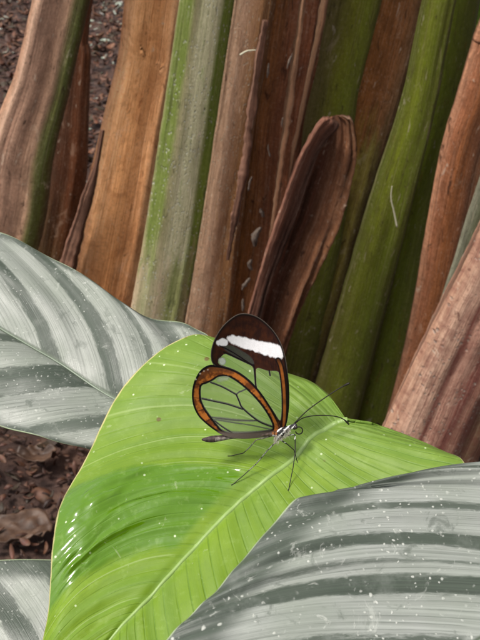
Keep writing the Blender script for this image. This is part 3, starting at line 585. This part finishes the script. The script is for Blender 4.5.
def shade_fore(P, sd):
    n = nz2(P, 0.03, 1); n2 = nz2(P * np.array([1, 0.35]), 0.12, 5)
    C = np.tile(np.array([0.022, 0.007, 0.005, 1.0]), (len(P), 1))
    C = lay(C, np.clip(0.45 + 0.9 * n + 0.5 * n2, 0, 1) * cover(sd + 16, 16), (0.050, 0.014, 0.006))
    cells = [[(150,240),(180,216),(240,243),(292,268),(303,300),(306,362),(262,318),(215,287),(160,268),(146,256)],
             [(314,275),(360,283),(400,284),(410,300),(418,360),(421,430),(421,470),(414,505),(385,460),(350,408),(315,362),(310,310)],
             [(322,390),(350,425),(380,470),(400,508),(395,515),(360,470),(318,405),(300,375),(306,372)]]
    for c in cells: C = lay(C, cover(poly_sd(P, sm(c, 4)) + 0.0), CLEAR, 0.045)
    C = lay(C, cover(poly_sd(P, sm([(168,184),(200,178),(250,204),(292,234),(298,262),(240,238),(185,207)], 4)), 5), (0.055, 0.05, 0.048), 0.55)
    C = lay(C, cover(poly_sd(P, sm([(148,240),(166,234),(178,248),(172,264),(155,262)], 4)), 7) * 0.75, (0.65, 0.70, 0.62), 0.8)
    wob = nz2(P * np.array([1, 0.5]), 0.06, 9) * 5
    C = lay(C, cover(poly_sd(P, sm([(184,140),(212,135),(260,146),(330,160),(400,172),(424,186),(430,212),(416,230),(370,223),(310,206),(250,190),(205,170),(184,152)], 4)) + wob, 7), np.c_[np.tile([0.92, 0.89, 0.91], (len(P), 1)) * (0.97 + 0.05 * n2[:, None]), np.ones(len(P))])
    C = lay(C, cover(poly_sd(P, sm([(140,157),(163,145),(187,158),(182,177),(152,180),(138,168)], 4)) + wob * 0.5, 5), (0.80, 0.78, 0.80))
    blk = (0.006, 0.004, 0.004)
    for l, w in (([(300,262),(304,300),(309,365)], 3.2), ([(170,208),(240,241),(296,264)], 4.0), ([(366,282),(370,303)], 3.0), ([(150,178),(200,205),(290,262)], 3.0), ([(309,365),(316,374)], 3)):
        C = lay(C, cover(line_dist(P, sm(l, 5, False)) - w, 2.5), blk)
    # costa: orange stripe with black rim
    cost = sm([(431,545),(434,480),(433,410),(428,340),(418,270),(405,236)], 6, False); dl = line_dist(P, cost)
    C = lay(C, cover(dl - 11.5, 3), blk); C = lay(C, cover(dl - 6.0, 4) * np.clip(0.85 + 0.5 * n, 0, 1) * np.clip((P[:, 1] - 225) / 60, 0, 1), (0.38, 0.115, 0.022))
    C = lay(C, cover(line_dist(P, sm([(440,545),(447,480),(449,400),(444,320),(438,250)], 6, False)) - 3.4, 3), blk)
    C = lay(C, cover(sd + 7, 5) * 0 + cover(-sd - 8, 4), blk)
    top = cover(-sd - 3.0, 3) * cover(P[:, 1] - 300, 60) * 0.6  # thin grey highlight painted along the outer rim of the apex
    C = lay(C, top, (0.13, 0.10, 0.08))
    return C
def shade_hind(P, sd):
    n = nz2(P, 0.03, 11); n2 = nz2(P, 0.12, 15); blk = (0.006, 0.004, 0.004)
    C = np.tile(np.array([0.40, 0.125, 0.022, 1.0]), (len(P), 1))
    C = lay(C, np.clip(0.35 + 1.6 * n + 0.5 * n2, 0, 0.9), (0.10, 0.026, 0.008))
    C = lay(C, cover(line_dist(P, sm([(75,310),(100,288),(150,282),(200,292)], 5, False)) - 14, 12) * 0.75, (0.085, 0.030, 0.014))
    win = sm([(122,330),(150,314),(195,317),(240,342),(285,378),(325,420),(355,462),(378,505),(384,530),(375,546),(300,552),(210,556),(165,547),(140,525),(115,495),(85,455),(70,420),(66,380),(72,352),(95,343)], 4)
    dw = poly_sd(P, win)
    C = lay(C, cover(np.abs(dw + 1) - 7.0 - 2 * n2, 3), blk)
    C = lay(C, cover(dw + 3), CLEAR, 0.045)
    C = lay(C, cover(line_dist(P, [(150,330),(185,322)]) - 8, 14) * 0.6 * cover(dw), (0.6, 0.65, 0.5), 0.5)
    for l, w in (([(112,342),(165,362),(224,391)], 2.6), ([(224,391),(237,420),(250,445),(312,496),(350,517),(386,532)], 3.0), ([(224,391),(236,380),(250,374),(268,364)], 1.5), ([(76,414),(130,424),(190,434),(250,450)], 2.6),
                 ([(110,492),(200,497),(310,499)], 1.6), ([(128,505),(165,530),(205,552)], 2.2), ([(120,500),(200,508),(290,520),(384,545)], 0.9)):
        C = lay(C, cover(line_dist(P, sm(l, 5, False)) - w, 2.5), blk)
    C = lay(C, cover(poly_sd(P, [(120,492),(150,488),(300,498),(300,503),(150,506)]), 6) * 0.5, (0.12, 0.11, 0.1), 0.55)
    # dark lines crossing the border and the black rim
    for l in ([(40,345),(74,352)], [(30,405),(70,412)], [(45,470),(86,458)], [(88,515),(116,495)]):
        C = lay(C, cover(line_dist(P, l) - 1.6, 3) * 0.8, blk)
    C = lay(C, cover(-sd - 8.5, 4) * np.clip((430 - P[:, 0]) / 60 + 0.45, 0, 1), blk)
    C = lay(C, cover(550 - P[:, 1], 12) * cover(120 - P[:, 0], 60), (0.13, 0.10, 0.085), 0.92)
    for (x, y, r) in ((66,300,3.5), (83,289,3), (48,325,3), (100,284,3)):
        C = lay(C, cover(np.linalg.norm(P - np.array([x, y]), axis=1) - r, 3) * 0.8, (0.6, 0.5, 0.42))
    return C
def wing_mat():
    s = NT('butterfly wing'); at = s.n('ShaderNodeAttribute', attribute_name='pattern'); ob = s.obj()
    c = s.mix(s.mapr(s.noise(ob, 3500, 3), 0.3, 0.7, 0, 0.18), at.outputs['Color'], s.mix(0.5, at.outputs['Color'], (0, 0, 0)))
    b = s.bsdf(Base_Color=c, Roughness=0.6, Specular_IOR_Level=0.12, Normal=s.bump(s.noise(ob, 2500, 3), 0.3, 0.0001))
    gl = s.n('ShaderNodeBsdfGlossy'); s.set(gl, 'Roughness', 0.25); tp = s.n('ShaderNodeBsdfTransparent'); s.set(tp, 0, (0.95, 0.96, 0.95))
    m1 = s.n('ShaderNodeMixShader'); s.set(m1, 0, 0.02); s.set(m1, 1, tp.outputs[0]); s.set(m1, 2, gl.outputs[0])
    m2 = s.n('ShaderNodeMixShader'); s.set(m2, 0, at.outputs['Alpha']); s.set(m2, 1, m1.outputs[0]); s.set(m2, 2, b)
    return s.done(m2.outputs[0])
wm = wing_mat()
fore_out = [(430,548),(443,525),(452,470),(455,400),(450,320),(440,240),(424,178),(398,128),(362,88),(320,57),(275,40),(233,40),(192,64),(155,102),(128,150),(115,192),(113,232),(124,262),(155,280),(205,298),(250,330),(295,385),(345,445),(390,505),(412,545)]
hind_out = [(404,568),(416,535),(404,500),(372,440),(332,381),(290,335),(240,299),(190,278),(140,267),(102,267),(68,288),(44,328),(33,368),(31,410),(39,450),(60,490),(95,522),(130,545),(165,563),(220,575),(300,577),(360,573)]
def wing_pair(name, out, centre, shade, offs):
    vs, fs, col = wing_mesh(name, out, centre, shade)
    a = mesh_obj(name, [v + wn_ * offs[0] for v in vs], fs, wm, parent=bfly, attrs={'pattern': col})
    sol = a.modifiers.new('thickness', 'SOLIDIFY'); sol.thickness = 0.00002; sol.offset = 0
    b = a.copy(); COL.objects.link(b); b.parent = bfly; b.location = wn_ * (offs[1] - offs[0]); return a, b
wing_pair('forewing', fore_out, (330, 260), shade_fore, (0.00008, -0.00008))
wing_pair('hindwing', hind_out, (230, 430), shade_hind, (0.00016, -0.00016))

# body: one continuous skinned figure (abdomen, thorax, head, walking legs), grown at millimetre scale
def bp(px, py, off=0.0): return on_plane(px, py, Bp, wn_) + wn_ * off
body_nodes = []; body_edges = []
def bn(p, r): body_nodes.append((p, r)); return len(body_nodes) - 1
def chain(pts, start=None):
    prev = start
    for p, r in pts:
        i = bn(p, r)
        if prev is not None: body_edges.append((prev, i))
        prev = i
    return prev
PXM = (Bp - CAM).dot(FW) / FPX
px_ = lambda r: r * PXM * 1000
root_i = bn(bp(279, 434), px_(4.6))
t2 = chain([(bp(284, 431), px_(5.0)), (bp(288.5, 428.5), px_(3.0)), (bp(291, 427), px_(2.1)), (bp(294.5, 426.5), px_(3.7)), (bp(297.5, 427), px_(2.6))], root_i)
chain([(bp(275, 434.5), px_(3.6)), (bp(270, 434), px_(2.0)), (bp(258, 435), px_(1.9)), (bp(244, 436), px_(2.0)), (bp(230, 437), px_(2.3)), (bp(220, 438.2), px_(3.2)), (bp(212, 439.2), px_(3.7)), (bp(206, 439.6), px_(2.6)), (bp(201.5, 439.5), px_(0.8))], root_i)
def leg(hip, knees, foot, sgn, start, lift=0.0025):
    f = on_green(*foot) + gn * 0.0001; h = bp(*hip, 0.0006 * sgn)
    dh = (h - CAM).dot(FW); df = (f - CAM).dot(FW); n = len(knees) + 1; pts = [(h, px_(0.8))]
    for i, k in enumerate(knees):
        a = (i + 1) / n; pts.append((at_depth(k[0], k[1], dh + (df - dh) * a), px_(0.6 - 0.15 * a)))
    pts.append((f, px_(0.42))); 
    d = (pts[-1][0] - pts[-2][0]); d = (d - gn * d.dot(gn)).normalized()
    pts.append((f + d * 0.0008, px_(0.4)))
    chain(pts, start)
leg((277, 439), [(266, 452), (257, 463), (244, 475)], (234, 483.5), 1, root_i)
leg((281, 439), [(287, 444), (294, 450), (295.5, 455)], (297, 461.5), 1, root_i)
leg((284, 437), [(295, 434.5), (295.3, 452), (293, 468)], (289.5, 488), -1, root_i)
leg((273, 437), [(256, 440), (249, 448), (243.5, 453)], (231, 456.5), -1, root_i)
me = bpy.data.meshes.new('body_skeleton')
org = Bp.copy()
me.from_pydata([tuple((p - org) * 1000) for p, r in body_nodes], body_edges, [])
so = bpy.data.objects.new('body_skeleton', me); COL.objects.link(so)
sk = so.modifiers.new('skin', 'SKIN'); sk.use_smooth_shade = True
for i, (p, r) in enumerate(body_nodes): me.skin_vertices[0].data[i].radius = (r, r); me.skin_vertices[0].data[i].use_root = (i == 0)
ss = so.modifiers.new('sub', 'SUBSURF'); ss.levels = 3; ss.render_levels = 3
dg = bpy.context.evaluated_depsgraph_get(); ev = so.evaluated_get(dg); em = bpy.data.meshes.new_from_object(ev)
bv = [Vector(v.co) / 1000 + org for v in em.vertices]; bf = [tuple(p.vertices) for p in em.polygons]
bpy.data.objects.remove(so); bpy.data.meshes.remove(me); bpy.data.meshes.remove(em)
bc = []
for p in bv:
    x, y = proj(p); q = noise.noise(p * 3000); q2 = noise.noise(p * 9000)
    if x > 272 and y < 443:      # thorax and head: black with white stripes
        st = math.sin((x * 0.8 + y * 0.75) * 1.35 + q * 1.5)
        c = (0.72, 0.70, 0.68) if st + q2 * 0.4 > 0.45 else (0.012, 0.011, 0.012)
        if x < 277 and y < 435: c = (0.22, 0.09, 0.03)
        if x > 288 and y < 425: c = (0.03, 0.03, 0.035)
    elif y < 444 and x < 276:
        k = 0.5 + 0.5 * math.sin(x * 1.3); base = (0.085, 0.058, 0.045) if x > 224 else (0.05, 0.032, 0.030)
        if y > 437 + (230 - x) * 0.03 and x > 215: base = (0.20, 0.17, 0.15)
        c = tuple(v * (0.7 + 0.5 * k + 0.5 * q) for v in base)
    else:
        c = (0.17, 0.17, 0.16) if (x - 230) ** 2 < 2500 and 441 < y < 470 and x > 245 and x < 280 and q > -0.2 else (0.025, 0.022, 0.02)
    bc.append(tuple(c) + (1,))
s = NT('butterfly body'); at = s.n('ShaderNodeAttribute', attribute_name='pattern'); ob = s.obj()
body_m = s.done(s.bsdf(Base_Color=at.outputs['Color'], Roughness=0.6, Specular_IOR_Level=0.25, Normal=s.bump(s.noise(ob, 4000, 4), 0.6, 0.0002)))
mesh_obj('body', bv, bf, body_m, parent=bfly, attrs={'pattern': bc})
s = NT('antenna black'); ob = s.obj(); ant_m = s.done(s.bsdf(Base_Color=s.mix(s.noise(ob, 2500, 2), (0.008, 0.007, 0.006), (0.03, 0.025, 0.02)), Specular_IOR_Level=0.2, Roughness=0.5))
s = NT('eye black'); ob = s.obj(); eye_m = s.done(s.bsdf(Base_Color=s.mix(s.noise(ob, 6000, 2), (0.01, 0.01, 0.01), (0.04, 0.03, 0.025)), Roughness=0.15))
s = NT('scale hair'); ob = s.obj(); hair_m = s.done(s.bsdf(Base_Color=s.mix(s.noise(ob, 900, 1), (0.7, 0.68, 0.62), (0.25, 0.15, 0.09)), Roughness=0.6))
dB = (Bp - CAM).dot(FW)
def antenna(pts, tip):
    P3 = smooth_path([at_depth(x, y, dB + dz) for x, y, dz in pts], 40)
    rad = [px_(0.55) / 1000 * (1 if i < 32 else 1 + tip * math.sin((i - 32) / 7 * math.pi * 0.85)) for i in range(40)]
    v, f = tube(P3, rad, 10); mesh_obj('antenna', v, f, ant_m, parent=bfly)
antenna([(294.5, 423, 0), (308, 410, -0.001), (326, 397, -0.003), (340, 388, -0.004), (349.5, 383, -0.005)], 1.0)
antenna([(295.5, 423, 0), (303, 418, 0.0005), (316, 415.5, 0.001), (333, 416, 0.002), (343, 419, 0.003), (349, 424.5, 0.004)], 0.7)
# coiled proboscis
ring = [at_depth(299 + 3.6 * math.cos(a), 430.5 + 3.6 * math.sin(a), dB + 0.00002 * i) for i, a in enumerate(np.linspace(-2.2, 2.9, 30))]
v, f = tube(ring, [px_(0.62) / 1000] * 30, 8); mesh_obj('proboscis', v, f, ant_m, parent=bfly)
def blob(name, c, r, mat, parent, flat=1.0):
    vs, fs = [], []; A, B = 16, 12
    for i in range(B + 1):
        ph = math.pi * i / B
        for k in range(A):
            th = 2 * math.pi * k / A; vs.append(c + Vector((math.sin(ph) * math.cos(th), math.sin(ph) * math.sin(th) * flat, math.cos(ph))) * r)
    for i in range(B):
        for k in range(A): fs.append((i * A + k, i * A + (k + 1) % A, (i + 1) * A + (k + 1) % A, (i + 1) * A + k))
    return mesh_obj(name, vs, fs, mat, parent=parent)
blob('eye', bp(295.3, 426.0, 0.00055), px_(2.1) / 1000, eye_m, bfly)
blob('eye', bp(295.3, 426.0, -0.00055), px_(2.1) / 1000, eye_m, bfly)
# fine pale hairs of the thorax (uncountable), one part
vs, fs = [], []
for i in range(260):
    x = random.uniform(274, 290); y = 434.5 - (x - 279) * 0.55 + random.uniform(-3.5, 4.5)
    p = bp(x, y, random.uniform(0.0005, 0.0011)); d = (Vector((random.gauss(-0.4, 0.5), random.gauss(-0.4, 0.3), random.gauss(-0.8, 0.5)))).normalized() * random.uniform(0.0005, 0.0011)
    w = Vector((d.z, 0, -d.x)).normalized() * 0.000035; b = len(vs); vs += [p - w, p + w, p + d]; fs.append((b, b + 1, b + 2))
hr = mesh_obj('thorax_hair', vs, fs, hair_m, parent=bfly, smooth=False); hr['kind'] = 'stuff'

# ---------------------------------------------------------------- ground and litter
def ground_h(x, y):
    return 0.012 * noise.noise(Vector((x * 3, y * 3, 0))) + 0.010 * noise.noise(Vector((x * 14, y * 14, 2))) + 0.005 * noise.noise(Vector((x * 45, y * 45, 5))) - 0.012
s = NT('dark reddish soil'); ob = s.obj()
n1 = s.noise(ob, 9, 6, 0.65); n2 = s.noise(ob, 60, 5, 0.7)
c = s.ramp(n1, [(0.3, (0.014, 0.007, 0.005)), (0.5, (0.036, 0.014, 0.008)), (0.68, (0.075, 0.032, 0.017))]); c = s.mix(s.mapr(n2, 0.5, 0.75, 0, 0.6), c, (0.15, 0.085, 0.055))
soil = s.done(s.bsdf(Base_Color=c, Roughness=0.85, Normal=s.bump(s.math('ADD', n1, n2), 0.8, 0.006)))
def axis(lo, hi, flo, fhi, nf, nc):
    return list(np.linspace(lo, flo, nc, endpoint=False)) + list(np.linspace(flo, fhi, nf, endpoint=False)) + list(np.linspace(fhi, hi, nc + 1))
xs = axis(-40, 40, -1.2, 1.2, 200, 14); ys = axis(-30, 60, -0.3, 3.2, 260, 14)
vs = [(x, y, ground_h(x, y)) for y in ys for x in xs]; W = len(xs)
fs = [(j * W + i, j * W + i + 1, (j + 1) * W + i + 1, (j + 1) * W + i) for j in range(len(ys) - 1) for i in range(W - 1)]
tag(mesh_obj('ground', vs, fs, soil), 'dark reddish brown forest soil behind and under the leaves', 'ground', kind='structure')
# leaf litter: bark chips and curled dead leaves
pal = [(0.10, 0.045, 0.028), (0.16, 0.08, 0.05), (0.24, 0.13, 0.085), (0.05, 0.022, 0.015), (0.30, 0.17, 0.12), (0.13, 0.07, 0.03), (0.08, 0.035, 0.02), (0.26, 0.15, 0.12), (0.07, 0.06, 0.03)]
vs, fs, cs = [], [], []
for k in range(16000):
    y = 0.5 + (3.4 * random.random() ** 1.3 if k % 2 else 0.6 * random.random()); x = random.uniform(-0.7, 0.5) * (0.4 + y * 0.45)
    if 9000 < k < 13000: y = random.uniform(1.2, 3.6); x = -y * random.uniform(0.10, 0.32)
    big = random.random() < (0.02 if y < 1.1 else 0.15); L = random.uniform(0.015, 0.04) if big else (random.uniform(0.004, 0.012) if y < 1.1 else random.uniform(0.005, 0.02)); Wd = L * random.uniform(0.3, 0.6)
    a = random.uniform(0, 6.28); ti = random.gauss(0, 0.45); curl = random.uniform(-1.5, 2.0)
    ux = Vector((math.cos(a) * math.cos(ti), math.sin(a) * math.cos(ti), math.sin(ti))); uy = Vector((-math.sin(a), math.cos(a), random.gauss(0, 0.4))).normalized(); uz = ux.cross(uy)
    c0 = Vector((x, y, ground_h(x, y) + random.uniform(0.002, 0.018))); col = tuple(q * w_ for q, w_ in zip(random.choice(pal), (0.36, 0.24, 0.16) if y < 1.2 else (0.62, 0.44, 0.30)))  # shade under the leaves painted in: nearer litter gets darker colours
    if y > 1.2 and random.random() < 0.06: col = (0.34, 0.36, 0.29)
    b = len(vs); m = 6; th = max(0.0008, L * 0.05)
    for side in (0, 1):
        for i in range(m):
            f = i / (m - 1); ww = Wd * math.sin(math.pi * (0.06 + 0.88 * f)) ** 0.8
            for q in (-1, 0, 1):
                vs.append(c0 + ux * (f - 0.5) * L + uy * q * ww * 0.5 + uz * (curl * (f - 0.5) ** 2 * L + curl * 0.25 * abs(q) * ww - side * th)); cs.append(tuple(v * random.uniform(0.85, 1.15) for v in col) + (1,))
    for i in range(m - 1):
        for q in range(2):
            A = b + i * 3 + q; B_ = A + m * 3; fs += [(A, A + 1, A + 4, A + 3), (B_ + 1, B_, B_ + 3, B_ + 4)]
        A = b + i * 3; B_ = A + m * 3; fs += [(A, A + 3, B_ + 3, B_), (A + 2, B_ + 2, B_ + 5, A + 5)]
s = NT('dead leaf litter'); at = s.n('ShaderNodeAttribute', attribute_name='pattern'); ob = s.obj(); nn = s.noise(ob, 120, 5, 0.65)
lit = s.done(s.bsdf(Base_Color=s.mix(s.mapr(nn, 0.4, 0.7, 0, 0.6), at.outputs['Color'], (0.03, 0.015, 0.01)), Roughness=0.65, Normal=s.bump(nn, 0.5, 0.002)))
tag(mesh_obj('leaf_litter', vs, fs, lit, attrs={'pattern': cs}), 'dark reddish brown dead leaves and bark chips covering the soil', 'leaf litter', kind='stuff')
# curled dead leaf on the soil under the silver leaf
s = NT('curled dead leaf'); ob = s.obj(); nn = s.noise(ob, 60, 6, 0.65)
curlm = s.done(s.bsdf(Base_Color=s.ramp(nn, [(0.3, (0.022, 0.011, 0.007)), (0.5, (0.06, 0.03, 0.016)), (0.7, (0.11, 0.06, 0.035))]), Roughness=0.6, Normal=s.bump(nn, 0.5, 0.002)))
def curled(px, py, size, label, spin, cup=1.0):
    c = on_plane(px, py, Vector((0, 0, 0.004)), Vector((0, 0, 1))); vs, fs = [], []; A, B = 40, 10
    for side in (0, 1):
        for i in range(B + 1):
            r = i / B
            for k in range(A):
                a = 2 * math.pi * k / A; rr = size * r * (1 + 0.45 * noise.noise(Vector((math.cos(a), math.sin(a), spin))) + 0.08 * math.sin(a * 5))
                z = size * (0.55 * r ** 2 * (1 + 0.5 * math.sin(a * 2 + spin)) * cup + 0.30 * r * noise.noise(Vector((math.cos(a) * r * 2.6, math.sin(a) * r * 2.6, spin)))) - side * 0.0012
                vs.append(c + Vector((math.cos(a) * rr, math.sin(a) * rr * 0.7, z)))
    n1 = (B + 1) * A
    for i in range(B):
        for k in range(A):
            k2 = (k + 1) % A; q = (i * A + k, i * A + k2, (i + 1) * A + k2, (i + 1) * A + k); fs += [q, tuple(x + n1 for x in q[::-1])]
    for k in range(A): k2 = (k + 1) % A; a = B * A; fs.append((a + k, a + k2, a + k2 + n1, a + k + n1))
    tag(mesh_obj('dead_leaf', vs, fs, curlm, origin=c), label, 'dead leaf', 'curled dead leaves on the soil')
curled(38, 456, 0.017, 'round curled tan-brown dead leaf on the soil just below the left silver leaf', 1.0, 0.6)
curled(22, 530, 0.024, 'broad brown dead leaf on the soil just above the bottom left silver leaf', 4.0, 0.3)

# ---------------------------------------------------------------- light
w = bpy.data.worlds.new('World'); SC.world = w; w.use_nodes = True; nt = w.node_tree; nt.nodes.clear()
EL, AZ = R(61), R(-117)          # sun height; azimuth from +Y towards +X (negative: from the left)
sky = nt.nodes.new('ShaderNodeTexSky'); sky.sky_type = 'NISHITA'; sky.sun_disc = False; sky.sun_elevation = EL; sky.sun_rotation = AZ
sky.air_density = 1.0; sky.dust_density = 4.0; sky.ozone_density = 1.0
bg = nt.nodes.new('ShaderNodeBackground'); bg.inputs[1].default_value = 0.105; wo = nt.nodes.new('ShaderNodeOutputWorld')
hs = nt.nodes.new('ShaderNodeHueSaturation'); hs.inputs['Saturation'].default_value = 0.25; nt.links.new(sky.outputs[0], hs.inputs['Color']); nt.links.new(hs.outputs[0], bg.inputs[0]); nt.links.new(bg.outputs[0], wo.inputs[0])
sd = bpy.data.lights.new('sun', 'SUN'); sd.energy = 2.0; sd.angle = R(12); sd.color = (1.0, 0.95, 0.87)
so = bpy.data.objects.new('sun', sd); COL.objects.link(so); so.location = (-1, 0.5, 2)
dirv = Vector((math.sin(AZ) * math.cos(EL), math.cos(AZ) * math.cos(EL), math.sin(EL)))
so.rotation_euler = dirv.to_track_quat('Z', 'Y').to_euler()

SC.view_settings.view_transform = 'Standard'; SC.view_settings.look = 'None'; SC.view_settings.exposure = 0.8; SC.view_settings.gamma = 1.0
SC.view_settings.use_curve_mapping = False
SC.render.engine = 'CYCLES'; SC.cycles.max_bounces = 8; SC.cycles.transparent_max_bounces = 16
